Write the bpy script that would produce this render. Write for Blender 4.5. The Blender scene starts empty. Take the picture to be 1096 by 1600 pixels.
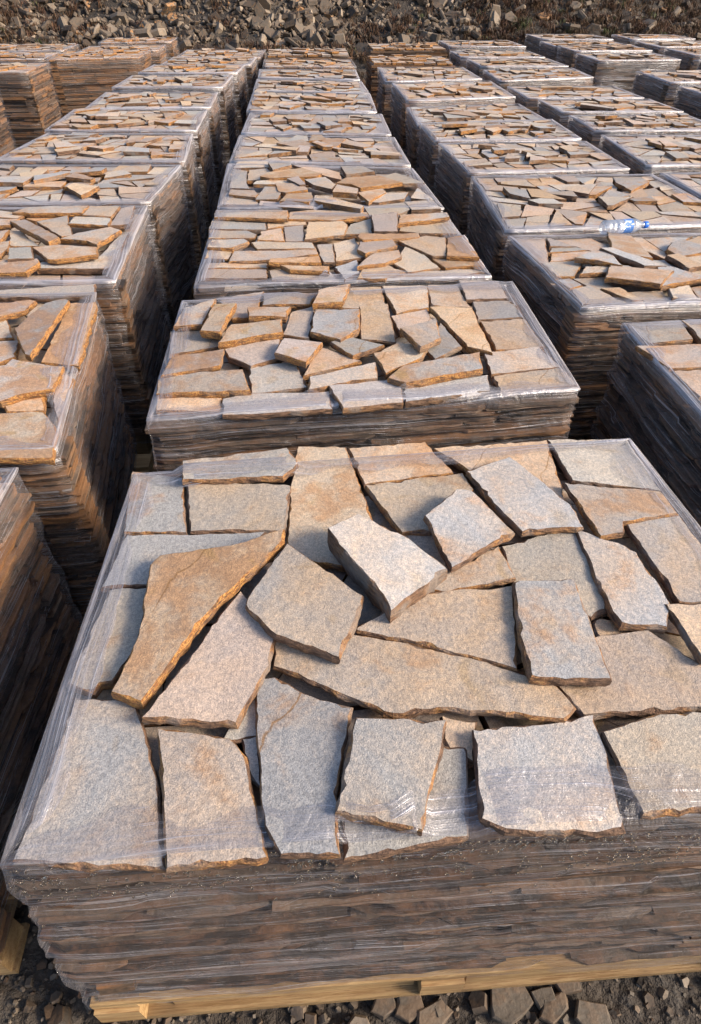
import bpy, math, random
from math import radians as R
from mathutils import Vector, Matrix, noise
from mathutils.geometry import delaunay_2d_cdt
S = bpy.context.scene
COL = S.collection
random.seed(7)

# ---------------------------------------------------------------- camera
H = 0.88                     # height of the stack tops above the ground
CZ = 1.82                    # camera height
F_PX, PITCH, ROLL, YAW = 970.34, R(41.4348), R(0.60665), R(5.1213)
_f = Vector((math.sin(YAW)*math.cos(PITCH), math.cos(YAW)*math.cos(PITCH), -math.sin(PITCH)))
_r0 = Vector((math.cos(YAW), -math.sin(YAW), 0)); _u0 = _r0.cross(_f)
_r = math.cos(ROLL)*_r0 + math.sin(ROLL)*_u0
_u = -math.sin(ROLL)*_r0 + math.cos(ROLL)*_u0
cam_data = bpy.data.cameras.new("camera")
cam = bpy.data.objects.new("camera", cam_data); COL.objects.link(cam)
cam_data.sensor_fit = 'VERTICAL'; cam_data.sensor_height = 36
cam_data.lens = F_PX/1600*36
cam_data.clip_start = 0.02; cam_data.clip_end = 500
m = Matrix((_r, _u, -_f)).transposed().to_4x4(); m.translation = Vector((0, 0, CZ))
cam.matrix_world = m
S.camera = cam
# ---------------------------------------------------------------- light
SUN_EL, SUN_DIR = R(29), Vector((0.95, -0.31, 0)).normalized()
w = bpy.data.worlds.new("World"); S.world = w; w.use_nodes = True
nt = w.node_tree; nt.nodes.clear()
sky = nt.nodes.new('ShaderNodeTexSky'); sky.sky_type = 'NISHITA'; sky.sun_disc = False
sky.sun_elevation = SUN_EL
sky.sun_rotation = math.atan2(SUN_DIR.x, SUN_DIR.y)
sky.dust_density = 2.5; sky.air_density = 1.0
bg = nt.nodes.new('ShaderNodeBackground'); bg.inputs[1].default_value = 0.15
wo = nt.nodes.new('ShaderNodeOutputWorld')
nt.links.new(sky.outputs[0], bg.inputs[0]); nt.links.new(bg.outputs[0], wo.inputs[0])
sd = bpy.data.lights.new("sun", 'SUN'); sd.energy = 4.0; sd.angle = R(17); sd.color = (1.0, 0.83, 0.63)
so = bpy.data.objects.new("sun", sd); COL.objects.link(so)
tosun = SUN_DIR*math.cos(SUN_EL) + Vector((0, 0, math.sin(SUN_EL)))
so.rotation_euler = (-tosun).to_track_quat('-Z', 'Y').to_euler()
so.location = (4, -4, 6)
S.view_settings.view_transform = 'Standard'; S.view_settings.look = 'None'
S.view_settings.exposure = 0.48; S.view_settings.gamma = 1
S.cycles.transparent_max_bounces = 16; S.cycles.max_bounces = 8

# ---------------------------------------------------------------- pixel <-> plane helpers (calibration of the traced outlines)
def bp(px, py, z=H):
    d = _f + (px-548)/F_PX*_r - (py-800)/F_PX*_u
    t = (z-CZ)/d.z
    return Vector((d.x*t, d.y*t))
def proj(p):
    q = Vector(p) - Vector((0, 0, CZ)); dz = q.dot(_f)
    if dz < 0.05: return None
    return (548+F_PX*q.dot(_r)/dz, 800-F_PX*q.dot(_u)/dz)

# ---------------------------------------------------------------- materials
def mat(name):
    m_ = bpy.data.materials.new(name); m_.use_nodes = True
    m_.node_tree.nodes.clear(); return m_, m_.node_tree
class N:
    def __init__(s, nt): s.nt = nt
    def n(s, t, ins=None, **kw):
        nd = s.nt.nodes.new(t)
        for k, v in kw.items(): setattr(nd, k, v)
        for k, v in (ins or {}).items():
            if hasattr(v, 'is_linked') or isinstance(v, bpy.types.NodeSocket): s.nt.links.new(v, nd.inputs[k])
            else: nd.inputs[k].default_value = v
        return nd
    def math(s, op, a, b=0.0, c=0.0, clamp=False):
        nd = s.n('ShaderNodeMath', {0: a, 1: b, 2: c}, operation=op); nd.use_clamp = clamp; return nd.outputs[0]
    def vm(s, op, a, b):
        return s.n('ShaderNodeVectorMath', {0: a, 1: b}, operation=op).outputs[0]
    def mix(s, f, a, b, blend='MIX'):
        nd = s.n('ShaderNodeMix', data_type='RGBA', blend_type=blend)
        for i, v in ((0, f), (6, a), (7, b)):
            if isinstance(v, bpy.types.NodeSocket): s.nt.links.new(v, nd.inputs[i])
            else: nd.inputs[i].default_value = v if i == 0 else (*v, 1)
        return nd.outputs[2]
    def noise(s, vec, sc, det=3, rough=.55, dist=0.0):
        return s.n('ShaderNodeTexNoise', {'Vector': vec, 'Scale': sc, 'Detail': det, 'Roughness': rough, 'Distortion': dist}).outputs[0]
    def ramp(s, v, a, b):          # smooth 0..1 between a and b
        nd = s.n('ShaderNodeMapRange', {0: v, 1: a, 2: b, 3: 0.0, 4: 1.0}); nd.interpolation_type = 'SMOOTHSTEP'; return nd.outputs[0]
    def principled(s, **ins):
        return s.n('ShaderNodeBsdfPrincipled', {k.replace('_', ' '): v for k, v in ins.items()})
    def out(s, sh): s.nt.links.new(sh, s.n('ShaderNodeOutputMaterial').inputs[0])

def stone_coords(g):
    at = g.n('ShaderNodeAttribute', attribute_name='slab')
    sep = g.n('ShaderNodeSeparateColor', {0: at.outputs[0]})
    co = g.n('ShaderNodeTexCoord').outputs['Object']
    off = g.vm('MULTIPLY', at.outputs[0], (0.0, 0.0, 0.0))
    comb = g.n('ShaderNodeCombineXYZ', {0: g.math('MULTIPLY', sep.outputs[2], 37.0), 1: g.math('MULTIPLY', sep.outputs[2], -23.0), 2: g.math('MULTIPLY', sep.outputs[2], 51.0)}).outputs[0]
    return g.vm('ADD', co, comb), sep.outputs[0], sep.outputs[1], sep.outputs[2], co

def make_stone_top():
    m_, t = mat('quartzite_face'); g = N(t)
    v, tone, rust, seed, co = stone_coords(g)
    n1 = g.noise(v, 5.0, 4, .6, .6); n2 = g.noise(v, 17, 4, .65, .3); n3 = g.noise(v, 430, 2, .8); n4 = g.noise(v, 120, 3, .7)
    # cool grey to warm tan
    k = g.math('ADD', g.math('MULTIPLY', g.math('SUBTRACT', n1, .5), 1.9), tone)
    k = g.math('ADD', k, g.math('MULTIPLY', g.math('SUBTRACT', n4, .5), .7), clamp=True)
    c = g.mix(k, (.43, .43, .445), (.68, .48, .305))
    pk = g.math('FRACT', g.math('MULTIPLY', seed, 13.7))
    c = g.mix(g.math('MULTIPLY', g.ramp(pk, .55, .95), .5), c, (.56, .42, .36))
    c = g.mix(g.math('MULTIPLY', g.ramp(pk, .35, .05), .35), c, (.62, .57, .47))
    # brown / rust washes
    rr = g.math('ADD', g.math('MULTIPLY', n1, .55), g.math('MULTIPLY', n2, .45))
    lo = g.math('SUBTRACT', .60, g.math('MULTIPLY', rust, .26))
    rm = g.ramp(g.math('SUBTRACT', rr, lo), 0.0, .16)
    c = g.mix(g.math('MULTIPLY', rm, .74), c, g.mix(g.ramp(n2, .35, .65), (.36, .18, .09), (.54, .31, .165)))
    # stain toward orange-yellow in a few places
    n5 = g.noise(v, 9, 2, .5, 1.2)
    ym = g.math('MULTIPLY', g.ramp(n5, .60, .74), g.math('ADD', .2, g.math('MULTIPLY', rust, .8)))
    c = g.mix(g.math('MULTIPLY', ym, .7), c, (.46, .29, .10))
    # veins
    dt = g.n('ShaderNodeVectorMath', {0: v, 1: (4.6, -3.2, 0)}, operation='DOT_PRODUCT').outputs['Value']
    n6 = g.math('FRACT', g.math('ADD', dt, g.math('ADD', g.math('MULTIPLY', g.noise(v, 3.5, 2, .5), 1.3), g.math('MULTIPLY', n2, .12))))
    d = g.math('ABSOLUTE', g.math('SUBTRACT', n6, .5))
    vein = g.math('SUBTRACT', 1.0, g.ramp(d, .003, .016))
    c = g.mix(g.math('MULTIPLY', vein, g.math('MULTIPLY', g.math('ADD', g.ramp(n2, .3, .55), .15), g.math('MULTIPLY', g.math('GREATER_THAN', g.math('FRACT', g.math('MULTIPLY', seed, 5.1)), .80), .7))), c, (.33, .18, .07))
    # mineral grain
    sp = g.math('ADD', .67, g.math('MULTIPLY', g.ramp(n3, .30, .68), .46))
    sp = g.math('MULTIPLY', sp, g.math('ADD', .80, g.math('MULTIPLY', g.ramp(n4, .3, .7), .34)))
    c = g.mix(1.0, c, g.n('ShaderNodeCombineColor', {0: sp, 1: sp, 2: sp}).outputs[0], 'MULTIPLY')
    br = g.math('ADD', .78, g.math('MULTIPLY', g.noise(v, 2.2, 2), .36))
    br = g.math('MULTIPLY', br, g.math('ADD', .80, g.math('MULTIPLY', g.math('FRACT', g.math('MULTIPLY', seed, 7.31)), .40)))
    c = g.mix(1.0, c, g.n('ShaderNodeCombineColor', {0: br, 1: br, 2: br}).outputs[0], 'MULTIPLY')
    # cleft relief: soft terraces + grain
    ter = g.noise(v, 4, 3, .5, .5); stp = g.math('SNAP', ter, .09)
    hgt = g.math('ADD', g.math('MULTIPLY', n2, .6), g.math('MULTIPLY', g.math('ADD', stp, g.math('MULTIPLY', n4, .02)), .9))
    hgt = g.math('ADD', hgt, g.math('MULTIPLY', n4, .22)); hgt = g.math('ADD', hgt, g.math('MULTIPLY', n3, .20))
    b = g.n('ShaderNodeBump', {'Strength': .7, 'Distance': .008, 'Height': hgt})
    p = g.principled(Base_Color=c, Roughness=g.math('ADD', .42, g.math('MULTIPLY', n4, .3)), Normal=b.outputs[0])
    p.inputs['Specular IOR Level'].default_value = .5
    g.out(p.outputs[0]); return m_

def make_stone_edge():
    m_, t = mat('quartzite_broken_edge'); g = N(t)
    v, tone, rust, seed, co = stone_coords(g)
    vz = g.vm('MULTIPLY', v, (1, 1, 5.0))
    n1 = g.noise(v, 9, 3, .6); n2 = g.noise(vz, 40, 4, .7); n3 = g.noise(v, 190, 2, .6)
    c = g.mix(g.ramp(n2, .3, .7), (.060, .034, .026), (.26, .155, .10))
    k = g.ramp(g.math('ADD', n1, g.math('MULTIPLY', rust, .38)), .50, .70)
    c = g.mix(g.math('MULTIPLY', k, g.ramp(n2, .30, .6)), c, g.mix(g.ramp(n3, .35, .65), (.30, .12, .035), (.56, .29, .085)))
    c = g.mix(g.math('MULTIPLY', g.math('SUBTRACT', 1.0, rust), g.ramp(n1, .50, .62)), c, (.22, .19, .175))
    hgt = g.math('ADD', n2, g.math('MULTIPLY', n3, .3))
    b = g.n('ShaderNodeBump', {'Strength': .9, 'Distance': .01, 'Height': hgt})
    p = g.principled(Base_Color=c, Roughness=.8, Normal=b.outputs[0])
    g.out(p.outputs[0]); return m_

def make_stack_stone():
    m_, t = mat('stacked_quartzite'); g = N(t)
    v, tone, rust, seed, co = stone_coords(g)
    vz = g.vm('MULTIPLY', v, (.8, .8, 15.0))
    n1 = g.noise(g.vm('MULTIPLY', co, (1, 1, 3.0)), 4.5, 4, .65); n2 = g.noise(vz, 14, 5, .7); n3 = g.noise(g.vm('MULTIPLY', v, (1, 1, 3)), 120, 2, .7)
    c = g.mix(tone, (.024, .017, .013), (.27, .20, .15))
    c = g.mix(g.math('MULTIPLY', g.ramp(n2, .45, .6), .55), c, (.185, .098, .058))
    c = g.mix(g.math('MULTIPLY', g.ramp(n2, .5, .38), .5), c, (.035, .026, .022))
    k = g.ramp(g.math('ADD', n1, g.math('MULTIPLY', rust, .26)), .60, .80)
    c = g.mix(g.math('MULTIPLY', k, .62), c, (.33, .16, .065))
    sp = g.math('ADD', .55, g.math('MULTIPLY', n3, .9))
    c = g.mix(1.0, c, g.n('ShaderNodeCombineColor', {0: sp, 1: sp, 2: sp}).outputs[0], 'MULTIPLY')
    b = g.n('ShaderNodeBump', {'Strength': .55, 'Distance': .006, 'Height': g.math('ADD', n2, g.math('MULTIPLY', n3, .2))})
    p = g.principled(Base_Color=c, Roughness=.6, Normal=b.outputs[0])
    g.out(p.outputs[0]); return m_

def make_film():
    m_, t = mat('stretch_film'); g = N(t)
    uv = g.n('ShaderNodeUVMap', uv_map='UVMap').outputs[0]
    sep = g.n('ShaderNodeSeparateXYZ', {0: uv})
    # streaks run along the wrapping direction and wander slightly
    wob = g.math('MULTIPLY', g.noise(g.vm('MULTIPLY', uv, (1.6, 2.0, 0)), 1.0, 2), .07)
    vv = g.math('ADD', sep.outputs[1], wob)
    cv = g.n('ShaderNodeCombineXYZ', {0: g.math('MULTIPLY', sep.outputs[0], 1.5), 1: g.math('MULTIPLY', vv, 130.0), 2: 0.0}).outputs[0]
    cf = g.n('ShaderNodeCombineXYZ', {0: g.math('MULTIPLY', sep.outputs[0], 3.0), 1: g.math('MULTIPLY', vv, 420.0), 2: 3.0}).outputs[0]
    cb = g.n('ShaderNodeCombineXYZ', {0: g.math('MULTIPLY', sep.outputs[0], 1.2), 1: g.math('MULTIPLY', vv, 16.0), 2: 7.0}).outputs[0]
    s1 = g.noise(cv, 1.0, 3, .6); s2 = g.noise(cf, 1.0, 2, .6); s3 = g.noise(cb, 1.0, 3, .6)
    cl = g.noise(uv, 14, 4, .65, 1.5)
    thin = g.math('MULTIPLY', g.ramp(s1, .53, .66), g.ramp(s3, .40, .60))
    fine = g.math('MULTIPLY', g.ramp(s2, .56, .66), g.ramp(cl, .38, .58))
    at = g.n('ShaderNodeAttribute', attribute_name='film')
    asp = g.n('ShaderNodeSeparateColor', {0: at.outputs[0]})
    rim = asp.outputs[0]                      # layers of film folded over the rim
    f = g.math('ADD', .035, g.math('MULTIPLY', thin, g.math('SUBTRACT', .40, g.math('MULTIPLY', rim, .2))))
    f = g.math('ADD', f, g.math('MULTIPLY', fine, .34))
    f = g.math('ADD', f, g.math('MULTIPLY', g.ramp(s3, .50, .75), .22))
    f = g.math('ADD', f, g.math('MULTIPLY', rim, g.math('ADD', g.math('ADD', .12, asp.outputs[2]), g.math('MULTIPLY', g.ramp(s1, .35, .65), .42))))
    lw = g.n('ShaderNodeLayerWeight', {'Blend': .25}).outputs[0]
    f = g.math('ADD', f, g.math('MULTIPLY', lw, .18))
    f = g.math('MULTIPLY', f, asp.outputs[1], clamp=True)
    f = g.math('MINIMUM', f, .8)
    hgt = g.math('ADD', g.math('MULTIPLY', s1, .5), g.math('ADD', g.math('MULTIPLY', cl, .9), g.math('MULTIPLY', s2, .2)))
    b = g.n('ShaderNodeBump', {'Strength': .8, 'Distance': .012, 'Height': hgt})
    gl = g.n('ShaderNodeBsdfGlossy', {'Color': (.90, .92, 1, 1), 'Roughness': .30, 'Normal': b.outputs[0]})
    df = g.n('ShaderNodeBsdfDiffuse', {'Color': (.70, .68, .74, 1), 'Normal': b.outputs[0]})
    ms = g.n('ShaderNodeMixShader', {0: .6, 1: gl.outputs[0], 2: df.outputs[0]})
    tr = g.n('ShaderNodeBsdfTransparent', {0: (.97, .97, .98, 1)})
    mx = g.n('ShaderNodeMixShader', {0: f, 1: tr.outputs[0], 2: ms.outputs[0]})
    g.out(mx.outputs[0]); return m_

def make_wood():
    m_, t = mat('raw_pine'); g = N(t)
    co = g.n('ShaderNodeTexCoord').outputs['Object']
    v = g.vm('MULTIPLY', co, (1.2, 14, 14))
    n1 = g.noise(v, 5, 4, .6, .6); n2 = g.noise(co, 4, 3)
    n3 = g.noise(g.vm('MULTIPLY', co, (3, 60, 60)), 4, 4, .7)
    c = g.mix(g.ramp(n1, .3, .7), (.36, .22, .095), (.56, .39, .20))
    c = g.mix(g.math('MULTIPLY', g.ramp(n3, .5, .62), .55), c, (.24, .12, .045))
    c = g.mix(g.math('MULTIPLY', g.ramp(n2, .48, .7), .75), c, (.20, .115, .055))
    vo = g.n('ShaderNodeTexVoronoi', {'Vector': g.vm('MULTIPLY', co, (1, 2, 2)), 'Scale': 5.0})
    c = g.mix(g.ramp(vo.outputs['Distance'], .09, .05), c, (.13, .06, .025))
    rn = g.math('ADD', .62, g.math('MULTIPLY', g.n('ShaderNodeObjectInfo').outputs['Random'], .5))
    c = g.mix(1.0, c, g.n('ShaderNodeCombineColor', {0: rn, 1: rn, 2: rn}).outputs[0], 'MULTIPLY')
    b = g.n('ShaderNodeBump', {'Strength': .6, 'Distance': .006, 'Height': g.math('ADD', n1, n3)})
    p = g.principled(Base_Color=c, Roughness=.7, Normal=b.outputs[0]); g.out(p.outputs[0]); return m_

def make_ground():
    m_, t = mat('quarry_earth'); g = N(t)
    co = g.n('ShaderNodeTexCoord').outputs['Object']
    n1 = g.noise(co, 1.1, 5, .6, .4); n2 = g.noise(co, 14, 5, .7); n3 = g.noise(co, 90, 3, .7)
    vo = g.n('ShaderNodeTexVoronoi', {'Vector': co, 'Scale': 26.0, 'Randomness': 1.0})
    c = g.mix(g.ramp(n1, .35, .65), (.036, .029, .025), (.075, .061, .050))
    c = g.mix(g.math('MULTIPLY', g.ramp(n2, .5, .7), .6), c, (.10, .092, .085))
    sp = g.math('ADD', .5, n3)
    c = g.mix(1.0, c, g.n('ShaderNodeCombineColor', {0: sp, 1: sp, 2: sp}).outputs[0], 'MULTIPLY')
    h = g.math('ADD', g.math('MULTIPLY', n2, 1.0), g.math('MULTIPLY', n3, .3))
    h = g.math('SUBTRACT', h, g.math('MULTIPLY', vo.outputs['Distance'], .6))
    b = g.n('ShaderNodeBump', {'Strength': 1.0, 'Distance': .03, 'Height': h})
    p = g.principled(Base_Color=c, Roughness=.85, Normal=b.outputs[0]); g.out(p.outputs[0]); return m_

def make_rubble():
    m_, t = mat('waste_stone'); g = N(t)
    v, tone, rust, seed, co = stone_coords(g)
    n2 = g.noise(v, 20, 4, .6); n3 = g.noise(v, 90, 3, .7)
    c = g.mix(tone, (.038, .031, .026), (.30, .25, .20))
    c = g.mix(g.math('MULTIPLY', rust, g.ramp(n2, .4, .6)), c, (.33, .17, .07))
    sp = g.math('ADD', .5, n3)
    c = g.mix(1.0, c, g.n('ShaderNodeCombineColor', {0: sp, 1: sp, 2: sp}).outputs[0], 'MULTIPLY')
    b = g.n('ShaderNodeBump', {'Strength': .7, 'Distance': .01, 'Height': n2})
    p = g.principled(Base_Color=c, Roughness=.7, Normal=b.outputs[0]); g.out(p.outputs[0]); return m_

def make_brush():
    m_, t = mat('dry_brush'); g = N(t)
    v, tone, rust, seed, co = stone_coords(g)
    c = g.mix(tone, (.060, .027, .019), (.135, .065, .036))
    c = g.mix(rust, c, (.075, .085, .03))
    p = g.principled(Base_Color=c, Roughness=.8); g.out(p.outputs[0]); return m_

def make_droplet():
    m_, t = mat('water_drop'); g = N(t)
    gl = g.n('ShaderNodeBsdfGlossy', {'Color': (1, 1, 1, 1), 'Roughness': .05})
    tr = g.n('ShaderNodeBsdfTransparent', {0: (.85, .85, .88, 1)})
    lw = g.n('ShaderNodeLayerWeight', {'Blend': .45}).outputs[0]
    mx = g.n('ShaderNodeMixShader', {0: g.math('ADD', .5, g.math('MULTIPLY', lw, .4)), 1: tr.outputs[0], 2: gl.outputs[0]})
    g.out(mx.outputs[0]); return m_

def make_clear_plastic():
    m_, t = mat('clear_plastic'); g = N(t)
    co = g.n('ShaderNodeTexCoord').outputs['Object']
    b = g.n('ShaderNodeBump', {'Strength': .6, 'Distance': .004, 'Height': g.noise(co, 60, 2)})
    gl = g.n('ShaderNodeBsdfGlossy', {'Color': (.95, .97, 1, 1), 'Roughness': .08, 'Normal': b.outputs[0]})
    df = g.n('ShaderNodeBsdfDiffuse', {'Color': (.65, .74, .88, 1)})
    ms = g.n('ShaderNodeMixShader', {0: .5, 1: gl.outputs[0], 2: df.outputs[0]})
    tr = g.n('ShaderNodeBsdfTransparent', {0: (.93, .95, .98, 1)})
    lw = g.n('ShaderNodeLayerWeight', {'Blend': .4}).outputs[0]
    mx = g.n('ShaderNodeMixShader', {0: g.math('ADD', .30, g.math('MULTIPLY', lw, .4)), 1: tr.outputs[0], 2: ms.outputs[0]})
    g.out(mx.outputs[0]); return m_
def plain(name, col, rough=.4):
    m_, t = mat(name); g = N(t)
    co = g.n('ShaderNodeTexCoord').outputs['Object']
    n1 = g.noise(co, 120, 2)
    c = g.mix(g.math('MULTIPLY', n1, .25), col, tuple(x*.6 for x in col))
    p = g.principled(Base_Color=c, Roughness=rough); g.out(p.outputs[0]); return m_

M_TOP, M_EDGE, M_STACK, M_FILM = make_stone_top(), make_stone_edge(), make_stack_stone(), make_film()
M_WOOD, M_GROUND, M_RUB, M_BRUSH, M_DROP = make_wood(), make_ground(), make_rubble(), make_brush(), make_droplet()
SLOTS = [M_TOP, M_EDGE, M_STACK]

# ---------------------------------------------------------------- mesh accumulator
class MB:
    def __init__(s): s.v = []; s.f = []; s.m = []; s.s = []; s.a = []
    def add(s, vs, fs, mi=0, smooth=False, attr=(0, 0, 0)):
        o = len(s.v); s.v += [tuple(p) for p in vs]; s.a += [attr]*len(vs)
        for f in fs: s.f.append(tuple(i+o for i in f)); s.m.append(mi); s.s.append(smooth)
    def merge(s, b):
        o = len(s.v); s.v += b.v; s.a += b.a
        s.f += [tuple(i+o for i in f) for f in b.f]; s.m += b.m; s.s += b.s
    def build(s, name, mats, parent=None, origin=(0, 0, 0), attr_name='slab'):
        me = bpy.data.meshes.new(name)
        ox, oy, oz = origin
        me.from_pydata([(x-ox, y-oy, z-oz) for x, y, z in s.v], [], s.f)
        for m_ in mats: me.materials.append(m_)
        me.polygons.foreach_set('material_index', s.m)
        me.polygons.foreach_set('use_smooth', s.s)
        at = me.attributes.new(attr_name, 'FLOAT_COLOR', 'POINT')
        at.data.foreach_set('color', [c for a in s.a for c in (a[0], a[1], a[2], 1.0)])
        me.update()
        o = bpy.data.objects.new(name, me); COL.objects.link(o)
        if parent is not None:
            o.parent = parent; pl = parent.matrix_world.translation if False else Vector(parent['_base'])
            o.location = Vector(origin) - pl
        else: o.location = origin
        return o

def tag(o, label=None, cat=None, group=None, kind=None):
    if label: o['label'] = label
    if cat: o['category'] = cat
    if group: o['group'] = group
    if kind: o['kind'] = kind
    return o

# ---------------------------------------------------------------- polygons
def area(P):
    return .5*sum(P[i][0]*P[(i+1) % len(P)][1]-P[(i+1) % len(P)][0]*P[i][1] for i in range(len(P)))
def centroid(P):
    return Vector((sum(p[0] for p in P)/len(P), sum(p[1] for p in P)/len(P)))
def ccw(P): return P if area(P) > 0 else P[::-1]
def inside(P, x, y):
    c = False; n = len(P); j = n-1
    for i in range(n):
        xi, yi = P[i][0], P[i][1]; xj, yj = P[j][0], P[j][1]
        if (yi > y) != (yj > y) and x < (xj-xi)*(y-yi)/(yj-yi)+xi: c = not c
        j = i
    return c
def roughen(P, step, amp, rnd):
    """outline with broken, slightly wandering edges"""
    out = []; n = len(P); sd_ = rnd.random()*100
    if step < .05:
        Q = []
        for i in range(n):
            a, b = Vector(P[i][:2]), Vector(P[(i+1) % n][:2]); L = (b-a).length
            Q.append(a)
            if L < .05: continue
            nn = Vector(((b-a).y, -(b-a).x))/L; t = rnd.uniform(.02, .06)
            while t < L-.025:
                Q.append(a+(b-a)*(t/L)+nn*rnd.gauss(0, .0013)); t += rnd.uniform(.015, .07)
        P = Q; n = len(P)
    for i in range(n):
        a, b = Vector(P[i][:2]), Vector(P[(i+1) % n][:2]); L = (b-a).length
        if L < 1e-5: continue
        k = max(1, int(L/step)); t = (b-a)/L; nn = Vector((t.y, -t.x))
        bow = 0 if step < .05 else rnd.uniform(-1, 1)*min(.012, L*.03)
        for j in range(k):
            s = j/k; p = a+(b-a)*s
            if j == 0 and step < .05:
                out.append(p+Vector((rnd.uniform(-1, 1), rnd.uniform(-1, 1)))*amp*.25); continue
            if j == 0:
                out.append(p+Vector((rnd.uniform(-1, 1), rnd.uniform(-1, 1)))*amp*.6); continue
            o = bow*4*s*(1-s)
            o += amp*1.3*noise.noise(Vector((p.x*13+sd_, p.y*13, i*3.1)))
            o += amp*.5*noise.noise(Vector((p.x*45+sd_, p.y*45, i*1.7)))+rnd.uniform(-1, 1)*amp*.12
            out.append(p+nn*o)
    return out

def slab_mesh(poly, plane, th, detail, attr, rnd, mi=(0, 1)):
    """one broken flagstone; plane=(z0,a,b,cx,cy) of its upper face. detail 2 near, 1 middle, 0 far"""
    z0, a_, b_, cx, cy = plane
    step, amp = {3: (.012, .003), 2: (.018, .0035), 1: (.04, .004), 0: (.12, .005)}[detail]
    P = roughen(ccw(poly), step, amp, rnd)
    n = len(P); sd_ = rnd.random()*50; mb = MB()
    cen = centroid(P)
    def zt(x, y):
        z = z0+a_*(x-cx)+b_*(y-cy)
        if detail >= 1:
            z += .0035*noise.noise(Vector((x*7+sd_, y*7, 0)))
            if detail >= 2: z += .0013*noise.noise(Vector((x*30+sd_, y*30, 4)))
        return z
    def outset(d, jit):
        r = []
        for i in range(n):
            t = (P[(i+1) % n]-P[i-1]); L = t.length or 1; nn = Vector((t.y, -t.x))/L
            dd = d+rnd.uniform(-jit, jit)
            r.append(P[i]+nn*dd)
        return r
    # upper face
    if detail >= 2:
        top_in = outset(-.0022, .0012)
        for i in range(n):
            if noise.noise(Vector((P[i].x*30+sd_, P[i].y*30, 11))) > .28: top_in[i] = top_in[i]+(cen-P[i]).normalized()*rnd.uniform(.002, .006)
        pts = [Vector((p.x, p.y)) for p in top_in]
        xs = [p.x for p in pts]; ys = [p.y for p in pts]; g = .022 if detail == 3 else .035
        x = min(xs)+g/2
        while x < max(xs):
            y = min(ys)+g/2
            while y < max(ys):
                q = (x+rnd.uniform(-.3, .3)*g, y+rnd.uniform(-.3, .3)*g)
                if inside(top_in, *q) and min((Vector(q)-p).length_squared for p in top_in[::1]) > (g*.4)**2: pts.append(Vector(q))
                y += g
            x += g
        vo, _, fo, *_r2 = delaunay_2d_cdt(pts, [], [list(range(n))], 1, 1e-6)
        mb.add([(p.x, p.y, zt(p.x, p.y)) for p in vo], [tuple(f) for f in fo], mi[0], True, attr)
        rings = [[(p.x, p.y, zt(p.x, p.y)) for p in top_in]]
        drops = [.0016+max(0, (top_in[i]-P[i]).length-.004)*.9+rnd.random()*.001 for i in range(n)]
        r1 = outset(0, .001); rings.append([(p.x, p.y, zt(p.x, p.y)-drops[i]) for i, p in enumerate(r1)])
        # bevel belongs to the face
        ch = MB(); ch.add(rings[0]+rings[1], [(i, n+i, n+(i+1) % n, (i+1) % n) for i in range(n)], mi[1], False, attr); mb.merge(ch)
        prof = [(.3, .0015, .0014), (.65, .001, .002), (1.0, -.003, .0025)]
        cur = rings[1]
        for fz, d, j in prof:
            q = outset(d, j); nx = [(p.x, p.y, zt(P[i].x, P[i].y)-th*fz-(rnd.uniform(-.0015, .0015))) for i, p in enumerate(q)]
            mb.add(cur+nx, [(i, n+i, n+(i+1) % n, (i+1) % n) for i in range(n)], mi[1], False, attr); cur = nx
    else:
        T = [(p.x, p.y, zt(p.x, p.y)) for p in P]
        q = outset(-.001, .004); B = [(p.x, p.y, zt(P[i].x, P[i].y)-th) for i, p in enumerate(q)]
        mb.add(T, [tuple(range(n))], mi[0], False, attr)
        mb.add(T+B, [(i, n+i, n+(i+1) % n, (i+1) % n) for i in range(n)], mi[1], False, attr)
    return mb

def split_layout(W, D, target, rnd):
    out = []
    def rec(P):
        A = abs(area(P))
        if A < target*rnd.uniform(.7, 1.7) or A < target*.6: out.append(P); return
        c = centroid(P)
        # longest axis
        best = max(((Vector(P[i])-Vector(P[j])) for i in range(len(P)) for j in range(i)), key=lambda v: v.length)
        ax = best.normalized()
        if abs(ax.x) > abs(ax.y): ax = Vector((1, 0))
        else: ax = Vector((0, 1))
        an = rnd.gauss(0, .22) if A > target*4 else rnd.gauss(0, .34)
        nrm = Vector((ax.x*math.cos(an)-ax.y*math.sin(an), ax.x*math.sin(an)+ax.y*math.cos(an)))
        off = c.dot(nrm)+rnd.uniform(-.12, .12)*best.length
        A1, B1 = [], []
        n = len(P)
        for i in range(n):
            p, q = Vector(P[i]), Vector(P[(i+1) % n]); dp, dq = p.dot(nrm)-off, q.dot(nrm)-off
            (A1 if dp >= 0 else B1).append(tuple(p))
            if dp*dq < 0:
                t = dp/(dp-dq); r = tuple(p+(q-p)*t); A1.append(r); B1.append(r)
        if len(A1) < 3 or len(B1) < 3: out.append(P); return
        rec(A1); rec(B1)
    rec([(0, 0), (W, 0), (W, D), (0, D)])
    return out

def quad_map(Q):
    def f(s, t):
        a = Vector(Q[0])*(1-s)+Vector(Q[1])*s; b = Vector(Q[3])*(1-s)+Vector(Q[2])*s
        return a*(1-t)+b*t
    return f

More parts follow.
